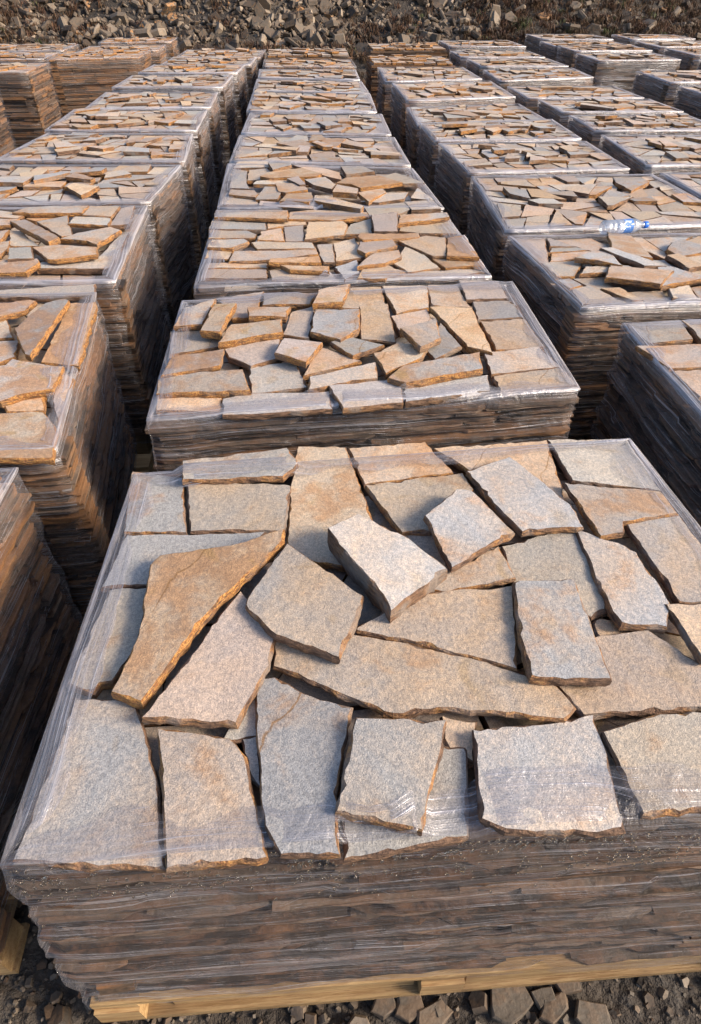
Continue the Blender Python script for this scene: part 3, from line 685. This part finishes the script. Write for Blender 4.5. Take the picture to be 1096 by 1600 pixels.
for si, sk in enumerate(STACKS):
    rnd = random.Random(100+si)
    q = [Vector(p) for p in sk['q']]; f = quad_map(q); c = f(.5, .5)
    row = colcount.get(sk['col'], 0); colcount[sk['col']] = row+1; sk['row'] = row
    dist = c.length; near = dist < 3.0; mid = dist < 6.0
    Ht = H+sk['dz']+(0 if sk['tr'] or mid else rnd.uniform(-.03, .012)); Z0 = .14
    if not sk['tr'] and si:
        k_ = rnd.uniform(.0, .02) if mid else rnd.uniform(.03, .07); q[2] = q[2]+(q[1]-q[2])*k_; q[3] = q[3]+(q[0]-q[3])*k_; f = quad_map(q); c = f(.5, .5)
    root = bpy.data.objects.new('stone_pallet', None); COL.objects.link(root)
    root.location = (c.x, c.y, 0); root['_base'] = (c.x, c.y, 0.0); root.empty_display_size = .2; sk['root'] = root
    wrap = 'wrapped' if sk['film'] > .3 else 'bare rusty'
    tag(root, f"{wrap} stone stack, {ORD[row]} from the front in {COLNAME[sk['col']]}", 'stone pallet', 'pallets of stacked stone slabs')
    wooden_pallet(root, q if si else [(-.535,.297),(1.06,.277),(1.0,1.30),(-.50,1.26)], si in (0, 11), rnd)
    def flare(b_):
        if si == 0:
            for i_, (x_, y_, z_) in enumerate(b_.v):
                if z_ < Ht-.03:
                    k_ = min(1, (Ht-z_)/.72); s_ = min(1, max(0, (.89-x_)/1.34))
                    b_.v[i_] = (x_-.085*k_*s_, y_-.02*k_, z_)
    # ---- core + layered sides
    mb = MB(); stone = Z0+.002
    ins = [f(.06, .08), f(.94, .08), f(.94, .92), f(.06, .92)]
    cv = [(p.x, p.y, z) for z in (stone, Ht-.062) for p in ins]
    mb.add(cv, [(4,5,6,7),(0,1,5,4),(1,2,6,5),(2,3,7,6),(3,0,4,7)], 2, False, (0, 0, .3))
    sides = [(q[0], q[1]), (q[1], q[2]), (q[3], q[0])] + ([(q[2], q[3])] if near else [])
    lay = []; z = stone
    while z < Ht-.03:
        t = rnd.uniform(.006, .016) if near else rnd.uniform(.010, .021) if mid else rnd.uniform(.014, .025)
        if z+t > Ht-.045: t = Ht-.030-z
        lay.append((z, t)); z += t
        if z > Ht-.032: break
    grids = []
    for k, (a, b) in enumerate(sides):
        L = (b-a).length; tv = (b-a)/L; nv = Vector((tv.y, -tv.x))
        if nv.dot((a+b)/2-c) < 0: nv = -nv
        ng = int(L/.03)+1; grid = []
        hph = rnd.random()*100
        for li, (z, t) in enumerate(lay):
            depth_k = (Ht-z)/Ht
            base_o = -.012*depth_k + .016*noise.noise(Vector((hph, z*7, k))) 
            line = [-.05]*ng; ltone = rnd.gauss(.24 if si == 0 else .36, .27)
            u = rnd.uniform(-.014, -.002) if k == 0 else rnd.uniform(.006, .02); Lb_ = L; L_ = L+rnd.uniform(.002, .014) if k == 0 else L-rnd.uniform(.006, .02)
            while u < L_:
                ln = rnd.uniform(.1, .7); u1 = min(L_, u+ln)
                if L_-u1 < .06: u1 = L_
                o = base_o+(rnd.uniform(-.016, .008) if rnd.random() < .9 else -.03)+.012*noise.noise(Vector((u*3, z*6, k+hph)))
                if li >= len(lay)-2: o = rnd.uniform(-.006, .002)
                if k and (u <= .02 or u1 >= L_): o -= rnd.uniform(.0, .02)
                o = max(-.045 if si else -.03, min(.012, o))
                sub = max(1, int((u1-u)/(.03 if near else .07 if mid else .25)))
                outer = []
                for s_ in range(sub+1):
                    uu = u+(u1-u)*s_/sub
                    jj = rnd.uniform(-.0035, .002) if mid else 0
                    if 0 < s_ < sub or not mid: pass
                    else: jj -= rnd.uniform(0, .016)
                    outer.append((uu, o+jj))
                gz = rnd.uniform(-.0025, .0015); zt_, zb = z+t+gz-rnd.uniform(.001, .005), z+gz+rnd.uniform(0, .002)
                pl = [a+tv*uu+nv*oo for uu, oo in outer]
                inn = [a+tv*(u+.005)-nv*.11, a+tv*(u1-.005)-nv*.11]
                n_ = len(pl)
                lowr = [p+nv*rnd.uniform(-.004, .001) for p in pl]
                vs = [(p.x, p.y, zt_+(rnd.uniform(-.0015, .0015) if mid else 0)) for p in pl]+[(p.x, p.y, zb) for p in lowr]+[(p.x, p.y, zt_) for p in inn]+[(p.x, p.y, zb) for p in inn]
                fs = [(i, n_+i, n_+i+1, i+1) for i in range(n_-1)]
                fs += [tuple(list(range(n_))+[2*n_+1, 2*n_]), tuple([n_+i for i in range(n_)][::-1]+[2*n_+2, 2*n_+3]), (0, 2*n_, 2*n_+2, n_), (n_-1, 2*n_-1, 2*n_+3, 2*n_+1)]
                r_ = rnd.random()
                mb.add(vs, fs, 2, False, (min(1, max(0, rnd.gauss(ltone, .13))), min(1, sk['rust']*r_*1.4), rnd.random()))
                for gi in range(ng):
                    if u-.02 <= gi*L/(ng-1) <= u1+.02: line[gi] = max(line[gi], o)
                u = u1+rnd.uniform(.001, .006)
            grid.append(line)
        grids.append((a, b, tv, nv, L, ng, grid))
    # ---- the layer just under the loose slabs
    lay0 = split_layout(1, 1, .055 if mid else .08, rnd)
    for P in lay0:
        Pm = [f(.012+.976*x, .014+.972*y) for x, y in P]; cc = centroid(Pm); Pm = [cc+(p-cc)*.965 for p in Pm]
        zz = Ht-.034+rnd.uniform(-.003, .003)
        mb.merge(slab_mesh(Pm, (zz, 0, 0, cc.x, cc.y), .02, 1 if mid else 0, (rnd.uniform(.1, .8), rnd.random()*.6, rnd.random()), rnd))
    flare(mb); o_ = mb.build('slab_stack', SLOTS, root, (c.x, c.y, Z0)); o_['kind'] = 'stuff'
    # ---- loose slabs on top
    slabs = []
    det = 3 if dist < 1.2 else 2 if dist < 3.4 else 1 if dist < 7 else 0
    TH = .022
    if sk['tr']:
        for P, lv, tone, rust, lab in sk['tr']:
            lv2 = lv+rnd.uniform(-.04, .04)
            z0 = Ht-.004+lv2*.021; P3 = [bp(x, y, z0) for x, y in P]; cc = centroid(P3)
            big = math.sqrt(abs(area(P3)))
            tl = (.0 if lv < .7 else .035)
            a_, b_ = rnd.uniform(-tl, tl), rnd.uniform(-tl, tl*.6)
            th = TH*rnd.uniform(.8, 1.1)
            if lab and 'thick white' in lab: a_, b_ = -.10, .03; th = .055
            if lv >= 1.5: th *= 1.15
            for _ in range(3):
                z_ = [z0+a_*(p.x-cc.x)+b_*(p.y-cc.y) for p in P3]; P3 = [bp(x, y, zz) for (x, y), zz in zip(P, z_)]
            slabs.append((P3, (z0, a_, b_, cc.x, cc.y), th, tone, rust, lab, lv))
        tp = [s[0] for s in slabs]
        # outside the frame the loose slabs go on
        hull_px = lambda p: proj((p.x, p.y, Ht))
        extra = split_layout(1, 1, .03, rnd)
        for P in extra:
            Pm = [f(.02+.96*x, .02+.96*y) for x, y in P]; cc = centroid(Pm); px = hull_px(cc)
            if px is None: continue
            if sk['col'] in ('left',) and px[0] < -110 or sk['col'] == 'right' and px[0] > 1250:
                Pm = [cc+(p-cc)*.94 for p in Pm]
                if not any(inside(t_, p.x, p.y) for t_ in tp for p in Pm+[cc]):
                    slabs.append((Pm, (Ht-.004, 0, 0, cc.x, cc.y), TH, rnd.random(), rnd.random(), None, 0))
    else:
        tgt = rnd.uniform(.017, .028)
        for P in split_layout(1, .8, tgt*.9, rnd):
            P = [(x, y/.8) for x, y in P]
            cu = centroid(P); inner = .18 < cu.x < .82 and .2 < cu.y < .8
            Pm = [f(.02+.96*x, .025+.95*y) for x, y in P]; cc = centroid(Pm)
            lv = 0; sc = 1-.006/max(.05, math.sqrt(abs(area(Pm))))*2; an = rnd.gauss(0, .03)
            if inner and rnd.random() < .42: lv = rnd.choice([.8, 1.1, 1.5]); sc = rnd.uniform(.92, 1.12); an = rnd.uniform(-.5, .5)
            elif rnd.random() < .3 : lv = rnd.uniform(.1, .9); sc *= .98; an = rnd.gauss(0, .05)
            ca, sa = math.cos(an), math.sin(an)
            Pm = [cc+Vector(((p-cc).x*ca-(p-cc).y*sa, (p-cc).x*sa+(p-cc).y*ca))*sc+Vector((rnd.uniform(-1, 1), rnd.uniform(-1, 1)))*.009 for p in Pm]
            tl = .05 if lv > .7 else .012
            z0 = Ht-.004+lv*.021+rnd.uniform(-.003, .003)
            tone = min(1, max(0, rnd.gauss(.40, .3)))
            slabs.append((Pm, (z0, rnd.uniform(-tl, tl), rnd.uniform(-tl, tl), cc.x, cc.y), TH, tone, min(1, max(0, rnd.gauss(.25, .25)+(sk['rust']-.3)*.4)), None, lv))
    for P3, plane, th, tone, rust, lab, lv in slabs:
        if len(P3) < 3 or abs(area(P3)) < 5e-4: continue
        m_ = slab_mesh(P3, plane, th, det, (tone, rust, seed_for(lab, rnd)), rnd)
        cc = centroid(P3)
        ALL_SLABS.append([scr_area(P3, plane[0]), m_, (cc.x, cc.y, plane[0]), si, lab, tone, rust, lv, abs(area(P3)), P3])
    # ---- stretch film: round the sides and folded over the rim
    if sk['film'] > .05:
        fm = MB(); uvs = []
        step = .03 if near else .05 if mid else .12
        per = 0.0
        def ztop(x, y):
            z = Ht-.002
            for P3, pl_, *_ in slabs:
                if inside(P3, x, y): z = max(z, pl_[0]+pl_[1]*(x-pl_[3])+pl_[2]*(y-pl_[4]))
            return z
        order = [(q[0], q[1]), (q[1], q[2]), (q[2], q[3]), (q[3], q[0])]
        sidegrid = {(tuple(a), tuple(b)): g_ for a, b, tv, nv, L, ng, g_ in grids}
        cols = []
        frontrim = .45 if si == 0 else 1.0
        nlev = 26 if near else 14 if mid else 6
        sw = rnd.random()*50
        for k, (a, b) in enumerate(order):
            L = (b-a).length; tv = (b-a)/L; nv = Vector((tv.y, -tv.x)); ns = max(4, int(L/step))
            g_ = sidegrid.get((tuple(a), tuple(b)))
            for s_ in range(ns):
                u = L*s_/ns; fr = s_/ns
                p = a+tv*u
                # blend of normals near the corners
                nn = nv.copy(); e = .05
                pa = order[k-1]; tpv = (pa[1]-pa[0]).normalized(); nprev = Vector((tpv.y, -tpv.x))
                pn = order[(k+1) % 4]; tnv = (pn[1]-pn[0]).normalized(); nnext = Vector((tnv.y, -tnv.x))
                if u < e: nn = (nv*(.5+.5*u/e)+nprev*(.5-.5*u/e))
                elif u > L-e: nn = (nv*(.5+.5*(L-u)/e)+nnext*(.5-.5*(L-u)/e))
                col = []
                for lz in range(nlev):
                    zz = .10+(Ht-.012-.10)*lz/(nlev-1)
                    off = .004
                    if g_ is not None:
                        gi = min(len(g_[0])-1, int(round(fr*(len(g_[0])-1))))
                        li = min(len(g_)-1, max(0, int((zz-Z0)/(Ht-Z0-.03)*len(g_))))
                        win = [g_[l2][g2] for l2 in range(max(0, li-1), min(len(g_), li+2)) for g2 in range(max(0, gi-1), min(len(g_[0]), gi+2))]
                        off = max(win)*.75+sum(win)/len(win)*.25+.004
                    off += .005*noise.noise(Vector(((per+u)*5+sw, zz*14, 2)))
                    col.append((p+nn*(off+.003), zz, 0.0 if zz < Ht-.03 else .25))
                # fold over the rim
                pu_ = per+u; wd = .055+.05*noise.noise(Vector((pu_*2.3+sw, 1, 5)))+.03*noise.noise(Vector((pu_*11+sw, 1, 5)))
                wd = max(.018, wd)*(1.0 if k in (0, 2) else 1.15)
                rad = nn*1.0
                for j, (fi, rimv) in enumerate(((.0, .9), (.12, .75), (.45, .42), (.8, .22), (1.0, .02))):
                    pp = p-rad*(wd*fi)+rad*.002
                    zz = Ht-.004+.0075*min(1, fi*8+.2)
                    zz = max(zz, ztop(pp.x, pp.y)+.0022)+.0012*abs(noise.noise(Vector((pp.x*25, pp.y*25, sw))))
                    col.append((pp, zz, rimv*(frontrim if k == 0 else 1)))
                cols.append((per+u, col))
            per += L
        nc = len(cols); nr = len(cols[0][1])
        for pu, col in cols:
            acc = 0; last = None; j_ = 0
            for p, zz, rimv in col:
                v3 = Vector((p.x, p.y, zz)); acc += 0 if last is None or j_ <= nlev else (v3-last).length; last = v3; j_ += 1
                fm.v.append((p.x, p.y, zz)); fm.a.append((rimv, sk['film'], .0 if si == 0 else .10 if near else .20)); uvs.append((pu, zz if rimv < .3 and len(uvs) % nr < nlev else Ht+acc))
        fuv = []
        for i in range(nc):
            i2 = (i+1) % nc
            for j in range(nr-1):
                fm.f.append((i*nr+j, i2*nr+j, i2*nr+j+1, i*nr+j+1)); fm.m.append(0); fm.s.append(True)
                u0, u1 = uvs[i*nr+j][0], (uvs[i2*nr+j][0] if i2 else per)
                fuv += [(u0, uvs[i*nr+j][1]), (u1, uvs[i2*nr+j][1]), (u1, uvs[i2*nr+j+1][1]), (u0, uvs[i*nr+j+1][1])]
        flare(fm); o = fm.build('stretch_wrap', [M_FILM], root, (c.x, c.y, Z0), 'film')
        ul = o.data.uv_layers.new(name='UVMap'); ul.data.foreach_set('uv', [x for t_ in fuv for x in (t_[0]+si*3.7, t_[1]+si*1.3)])
        if si == 0:
            # drops of water caught on the film below the front rim
            dm = MB(); a, b = q[0], q[1]; tv = (b-a).normalized(); nv = Vector((tv.y, -tv.x)); L = (b-a).length
            for _ in range(1300):
                u = rnd.random()*L; zz = Ht-.01-abs(rnd.gauss(0, .07)); 
                if noise.noise(Vector((u*5, zz*25, 9))) < .0 and rnd.random() < .8: continue
                ci = min(range(0, int(nc*L/per)), key=lambda i_: abs(cols[i_][0]-u)); col = cols[ci][1]
                lz = min(nlev-1, max(0, int(round((zz-.10)/(Ht-.112)*(nlev-1)))))
                p = col[lz][0]; pp = a+tv*u; off = (p-a).dot(nv)
                r_ = rnd.uniform(.0014, .0034); cx_, cy_ = (pp+nv*(off+.003)).x, (pp+nv*(off+.003)).y
                vs = []; fs = []
                for jz in range(4):
                    th_ = math.pi*(jz+.5)/4
                    for ja in range(6):
                        ph = math.tau*ja/6; vs.append((cx_+r_*math.sin(th_)*math.cos(ph), cy_+r_*.7*math.sin(th_)*math.sin(ph), zz+r_*1.3*math.cos(th_)))
                for jz in range(3):
                    for ja in range(6): fs.append((jz*6+ja, jz*6+(ja+1) % 6, (jz+1)*6+(ja+1) % 6, (jz+1)*6+ja))
                fs += [tuple(range(6)), tuple(range(18, 24))]
                dm.add(vs, fs, 0, True)
            flare(dm); dm.build('water_drops', [M_DROP], root, (c.x, c.y, Z0))['kind'] = 'stuff'

# ---------------------------------------------------------------- loose slabs: the 300 that show largest are things of their own
MAXI = 297
ranked = sorted(range(len(ALL_SLABS)), key=lambda i: -ALL_SLABS[i][0])
own = set(i for i in ranked[:MAXI] if ALL_SLABS[i][0] > 0)
def colour_word(t, r):
    if r > .75: return 'rusty'
    if r > .5: return 'orange edged'
    if t < .2: return 'bluish'
    if t < .42: return 'pale grey'
    if t < .65: return 'beige'
    return 'tan'
NTH = ['first','second','third','fourth','fifth','sixth','seventh','eighth','ninth','tenth','eleventh','twelfth','thirteenth','fourteenth']
by = {}
for i in own: by.setdefault(ALL_SLABS[i][3], []).append(i)
for si, L in by.items():
    L.sort(key=lambda i: ALL_SLABS[i][2][1]); rows = []; cur = []
    nrow = max(1, round(math.sqrt(len(L)*.85))); per_row = math.ceil(len(L)/nrow)
    for j in range(0, len(L), per_row): rows.append(sorted(L[j:j+per_row], key=lambda i: ALL_SLABS[i][2][0]))
    sk = STACKS[si]
    place = f"{ORD[sk['row']]} stack, " + {'middle':'middle column','left':'left column','right':'right column','second right':'second right column','third right':'third right column','far right':'rightmost column','short left':'back left column','far left':'leftmost column'}[sk['col']]
    for ri, rw in enumerate(rows):
        for k, i in enumerate(rw):
            s = ALL_SLABS[i]
            if s[4] and s[4] != 'slab outside': lab = s[4]
            else: lab = f"{colour_word(s[5], s[6])} slab {NTH[k]} from left in {'front' if ri == 0 else NTH[ri]} row, {place}"
            o = s[1].build('flagstone', SLOTS[:2], None, s[2])
            tag(o, lab, 'stone slab', 'loose stone slabs on top of the stacks')
rest = MB()
for i, s in enumerate(ALL_SLABS):
    if i not in own: rest.merge(s[1])
o = rest.build('far_flagstones', SLOTS[:2]); tag(o, 'small far stone slabs lying on the tops of the distant stacks', 'stone slabs', None, 'stuff')

# ---------------------------------------------------------------- ground, hillside, gravel, rubble, brush
def grid_mesh(name, x0, x1, y0, y1, nx, ny, fz, m_):
    vs = [(x0+(x1-x0)*i/nx, y0+(y1-y0)*j/ny, 0) for j in range(ny+1) for i in range(nx+1)]
    vs = [(x, y, fz(x, y)) for x, y, _ in vs]
    fs = [(j*(nx+1)+i, j*(nx+1)+i+1, (j+1)*(nx+1)+i+1, (j+1)*(nx+1)+i) for j in range(ny) for i in range(nx)]
    me = bpy.data.meshes.new(name); me.from_pydata(vs, [], fs); me.materials.append(m_)
    for p in me.polygons: p.use_smooth = True
    o = bpy.data.objects.new(name, me); COL.objects.link(o); return o
def gz(x, y): return -.004+.012*noise.noise(Vector((x*1.5, y*1.5, 0)))-.012
tag(grid_mesh('ground', -60, 60, -40, 90, 240, 260, lambda x, y: -.02+.015*noise.noise(Vector((x*.8, y*.8, 0))), M_GROUND), kind='structure')
def hz(x, y):
    foot = 14.6+.6*noise.noise(Vector((x*.2, 1, 0)))+(0 if x < 5 else (x-5)*.12)
    d = y-foot
    if d < 0: return -.25+.0*d
    z = .30*d if d < 3 else .9+(d-3)*.62
    z = min(z, 9+.5*noise.noise(Vector((x*.2, y*.2, 3))))
    return z-.25*max(0, 1-d)+.22*noise.noise(Vector((x*.5, y*.5, 2)))+.08*noise.noise(Vector((x*2, y*2, 6)))
tag(grid_mesh('hillside', -40, 45, 14, 60, 200, 120, hz, M_GROUND), kind='structure')

def shard(mb, x, y, z, r, rnd, flat=.25, tone=.5, rust=.1, tilt=.5):
    n = rnd.choice([4, 5, 5, 6]); ph = rnd.random()*6.28; el = rnd.uniform(.55, 1)
    P = [(r*math.cos(ph+math.tau*i/n+rnd.uniform(-.3, .3))*rnd.uniform(.8, 1.1), r*el*math.sin(ph+math.tau*i/n+rnd.uniform(-.3, .3))*rnd.uniform(.8, 1.1)) for i in range(n)]
    h = r*flat*rnd.uniform(.6, 1.4)
    rot = Matrix.Rotation(rnd.random()*6.28, 3, 'Z') @ Matrix.Rotation(rnd.gauss(0, tilt), 3, 'X') @ Matrix.Rotation(rnd.gauss(0, tilt), 3, 'Y')
    vs = []
    for s, zz in ((.9, h), (1.0, h*.2), (.85, -h)):
        for px, py in P:
            vs.append(rot @ Vector((px*s*rnd.uniform(.93, 1.05), py*s, zz*rnd.uniform(.8, 1.15)))+Vector((x, y, z)))
    fs = [tuple(range(n)), tuple(range(3*n-1, 2*n-1, -1))]
    for k in (0, 1):
        fs += [(k*n+i, (k+1)*n+i, (k+1)*n+(i+1) % n, k*n+(i+1) % n) for i in range(n)]
    mb.add(vs, fs, 0, False, (tone, rust, rnd.random()))
rnd = random.Random(5)
gb = MB()
def in_stack(x, y, m_=.0):
    for sk in STACKS:
        q = sk['q']
        if min(p[0] for p in q)-m_ < x < max(p[0] for p in q)+m_ and min(p[1] for p in q)-m_ < y < max(p[1] for p in q)+m_: return True
    return False
for _ in range(9000):
    x, y = rnd.uniform(-1.3, 2.4), rnd.uniform(-.35, .75)
    if in_stack(x, y, -.12): continue
    r = min(.03, .0035*math.exp(abs(rnd.gauss(0, .85))))
    if noise.noise(Vector((x*2.5, y*2.5, 1))) > .05 and r > .012 and x > .2: continue
    shard(gb, x, y, r*.05-.018, r, rnd, .6, min(1, max(0, rnd.gauss(.22, .2))), rnd.random()*.2, .35)
for _ in range(2500):
    x, y = rnd.uniform(-3, 5.6), rnd.uniform(.7, 14.5)
    if in_stack(x, y, -.03): continue
    r = rnd.uniform(.012, .05); shard(gb, x, y, r*.2-.015, r, rnd, .4, rnd.uniform(.1, .6), rnd.random()*.2, .3)
tag(gb.build('gravel', [M_RUB]), 'grey gravel and stone chips spread over the ground around the pallets', 'gravel', None, 'stuff')

# flat offcuts lying on the ground in front of the nearest pallet
FG = [([(588,1556),(612,1550),(622,1575),(600,1590),(580,1580)],.35,'small square grey offcut'), ([(622,1548),(655,1540),(665,1580),(640,1598),(618,1585)],.4,'tall grey offcut'),
      ([(655,1580),(690,1560),(708,1580),(690,1604),(650,1604)],.55,'brown grey offcut'), ([(768,1540),(815,1532),(835,1565),(800,1600),(770,1590)],.4,'largest grey offcut'),
      ([(830,1548),(862,1540),(870,1562),(845,1576)],.45,'light grey offcut'), ([(850,1560),(882,1545),(890,1575),(865,1600),(845,1590)],.3,'pointed dark offcut'),
      ([(905,1562),(948,1568),(958,1600),(925,1612),(900,1590)],.45,'round cornered grey offcut'), ([(868,1535),(905,1530),(910,1545),(880,1552)],.35,'narrow grey offcut')]
for P, tone, nm in FG:
    z0 = .004; P3 = [bp(x, y, z0) for x, y in P]; cc = centroid(P3)
    m_ = slab_mesh(P3, (z0, rnd.uniform(-.06, .06), rnd.uniform(-.06, .06), cc.x, cc.y), .03, 2, (tone*.5, .15, rnd.random()), rnd, (0, 0))
    o = m_.build('stone_offcut', [M_RUB], None, (cc.x, cc.y, z0))
    i_ = [f_[2] for f_ in FG].index(nm)
    tag(o, f"{nm} on the ground in front of the nearest pallet, {NTH[i_] if False else ('left of centre' if i_ < 3 else 'right of centre')}", 'stone', 'flat stone offcuts on the ground')

rb = MB()
for _ in range(42000):
    x = rnd.uniform(-9, 17); y = rnd.uniform(15.2, 23.5)
    dens = .78 if -7 < x < 4.2 else .22
    dens *= .35+1.1*max(0, min(1, .6+1.3*noise.noise(Vector((x*.55, y*.55, 8)))))
    if x < -3.3: dens *= .75
    if rnd.random() > dens: continue
    z = hz(x, y)
    if z < .22+.15*noise.noise(Vector((x, 3, 3))): continue
    r = min(.22, .034*math.exp(abs(rnd.gauss(0, .75))))
    sh = max(0, min(1, rnd.gauss(.24, .28)))
    shard(rb, x, y, z+r*.3, r, rnd, .22, sh, (1 if rnd.random() < .05 else .15), .75)
tag(rb.build('rubble', [M_RUB]), 'slope of broken waste stone behind the stacks', 'rubble', None, 'stuff')
bb = MB()
def tuft(x, y, z, h, n, tone, green):
    for _ in range(n):
        a = rnd.random()*6.28; ln = h*rnd.uniform(.5, 1.2); lean = rnd.uniform(.3, 1.4); wd = rnd.uniform(.004, .010)
        dx, dy = math.cos(a), math.sin(a); bx, by_ = x+rnd.gauss(0, .05), y+rnd.gauss(0, .05)
        p1 = (bx+dx*ln*lean*.4, by_+dy*ln*lean*.4, z+ln*.6); p2 = (bx+dx*ln*lean, by_+dy*ln*lean, z+ln*max(.25, 1-lean*.5))
        s = (-dy*wd, dx*wd)
        bb.add([(bx-s[0], by_-s[1], z-.03), (bx+s[0], by_+s[1], z-.03), (p1[0]+s[0], p1[1]+s[1], p1[2]), (p1[0]-s[0], p1[1]-s[1], p1[2]), p2], [(0, 1, 2, 3), (3, 2, 4)], 0, False, (min(1, max(0, tone+rnd.gauss(0, .2))), green, 0))
for _ in range(11000):
    x = rnd.uniform(-9, 17); y = rnd.uniform(14.2, 23.5); z = max(-.02, hz(x, y))
    d = .0
    if z < .45: d = .75
    if x > 3.8: d = max(d, .95)
    if x < -4: d = max(d, .45)
    d = max(d, .25 if noise.noise(Vector((x*.55, y*.55, 8))) < -.1 else .03)
    if 1.0 < x < 2.9 and z < .9: d = max(d, .5)
    if rnd.random() > d: continue
    tuft(x, y, z, rnd.uniform(.08, .26), 16, rnd.uniform(.1, .9), 1 if rnd.random() < .06 else rnd.random()*.25)
tag(bb.build('dry_brush', [M_BRUSH]), 'dark brown dry grass and brush growing over the slope behind the stacks', 'brush', None, 'stuff')

# ---------------------------------------------------------------- the plastic bottle
def lathe(prof, n=28, y0=0):
    mb = MB(); vs = []
    for x, r in prof:
        for k in range(n):
            a = math.tau*k/n; vs.append((x, r*math.cos(a), r*math.sin(a)))
    fs = [(i*n+k, i*n+(k+1) % n, (i+1)*n+(k+1) % n, (i+1)*n+k) for i in range(len(prof)-1) for k in range(n)]
    mb.add(vs, fs, 0, True); return mb
zb = H+.034
pA, pB = bp(940, 356, zb), bp(1012, 351, zb)
root = bpy.data.objects.new('plastic_bottle', None); COL.objects.link(root); root['_base'] = (pA.x, pA.y, zb)
root.location = (pA.x, pA.y, zb); dd = pB-pA; root.rotation_euler.z = math.atan2(dd.y, dd.x); Lb = dd.length
tag(root, 'empty clear plastic water bottle with blue cap lying across two stone stacks', 'bottle')
k = Lb/.215
prof = [(0, .0), (.001, .018), (.004, .027), (.01, .031), (.03, .0315), (.034, .0295), (.038, .0315), (.052, .0315), (.056, .0295), (.06, .0315), (.078, .0315), (.082, .03), (.086, .0315),
        (.09, .0305), (.135, .0305), (.139, .0318), (.15, .0305), (.165, .025), (.18, .0175), (.188, .0135), (.196, .0128), (.2, .0128)]
def bpart(name, prof, m_):
    mb = lathe([(x*k, r) for x, r in prof]); me = bpy.data.meshes.new(name); me.from_pydata(mb.v, [], mb.f); me.materials.append(m_)
    for p in me.polygons: p.use_smooth = True
    o = bpy.data.objects.new(name, me); COL.objects.link(o); o.parent = root; return o
bpart('bottle_body', prof, make_clear_plastic())
def make_label():
    m_, t = mat('printed_label'); g = N(t)
    co = g.n('ShaderNodeTexCoord').outputs['Object']
    n1 = g.noise(g.vm('MULTIPLY', co, (1, 1.6, 1.6)), 34, 2, .5, 1.2)
    c = g.mix(g.ramp(n1, .44, .48), (.62, .72, .85), (.05, .22, .70))
    p = g.principled(Base_Color=c, Roughness=.3, Alpha=.85); g.out(p.outputs[0]); return m_
bpart('label', [(.093, .0309), (.1335, .0309)], make_label())
bpart('cap', [(.196, .0), (.196, .0148), (.198, .0152), (.212, .0150), (.215, .0135), (.215, .0)], plain('blue_cap', (.01, .16, .75), .35))

for o in bpy.data.objects:
    if '_base' in o: del o['_base']
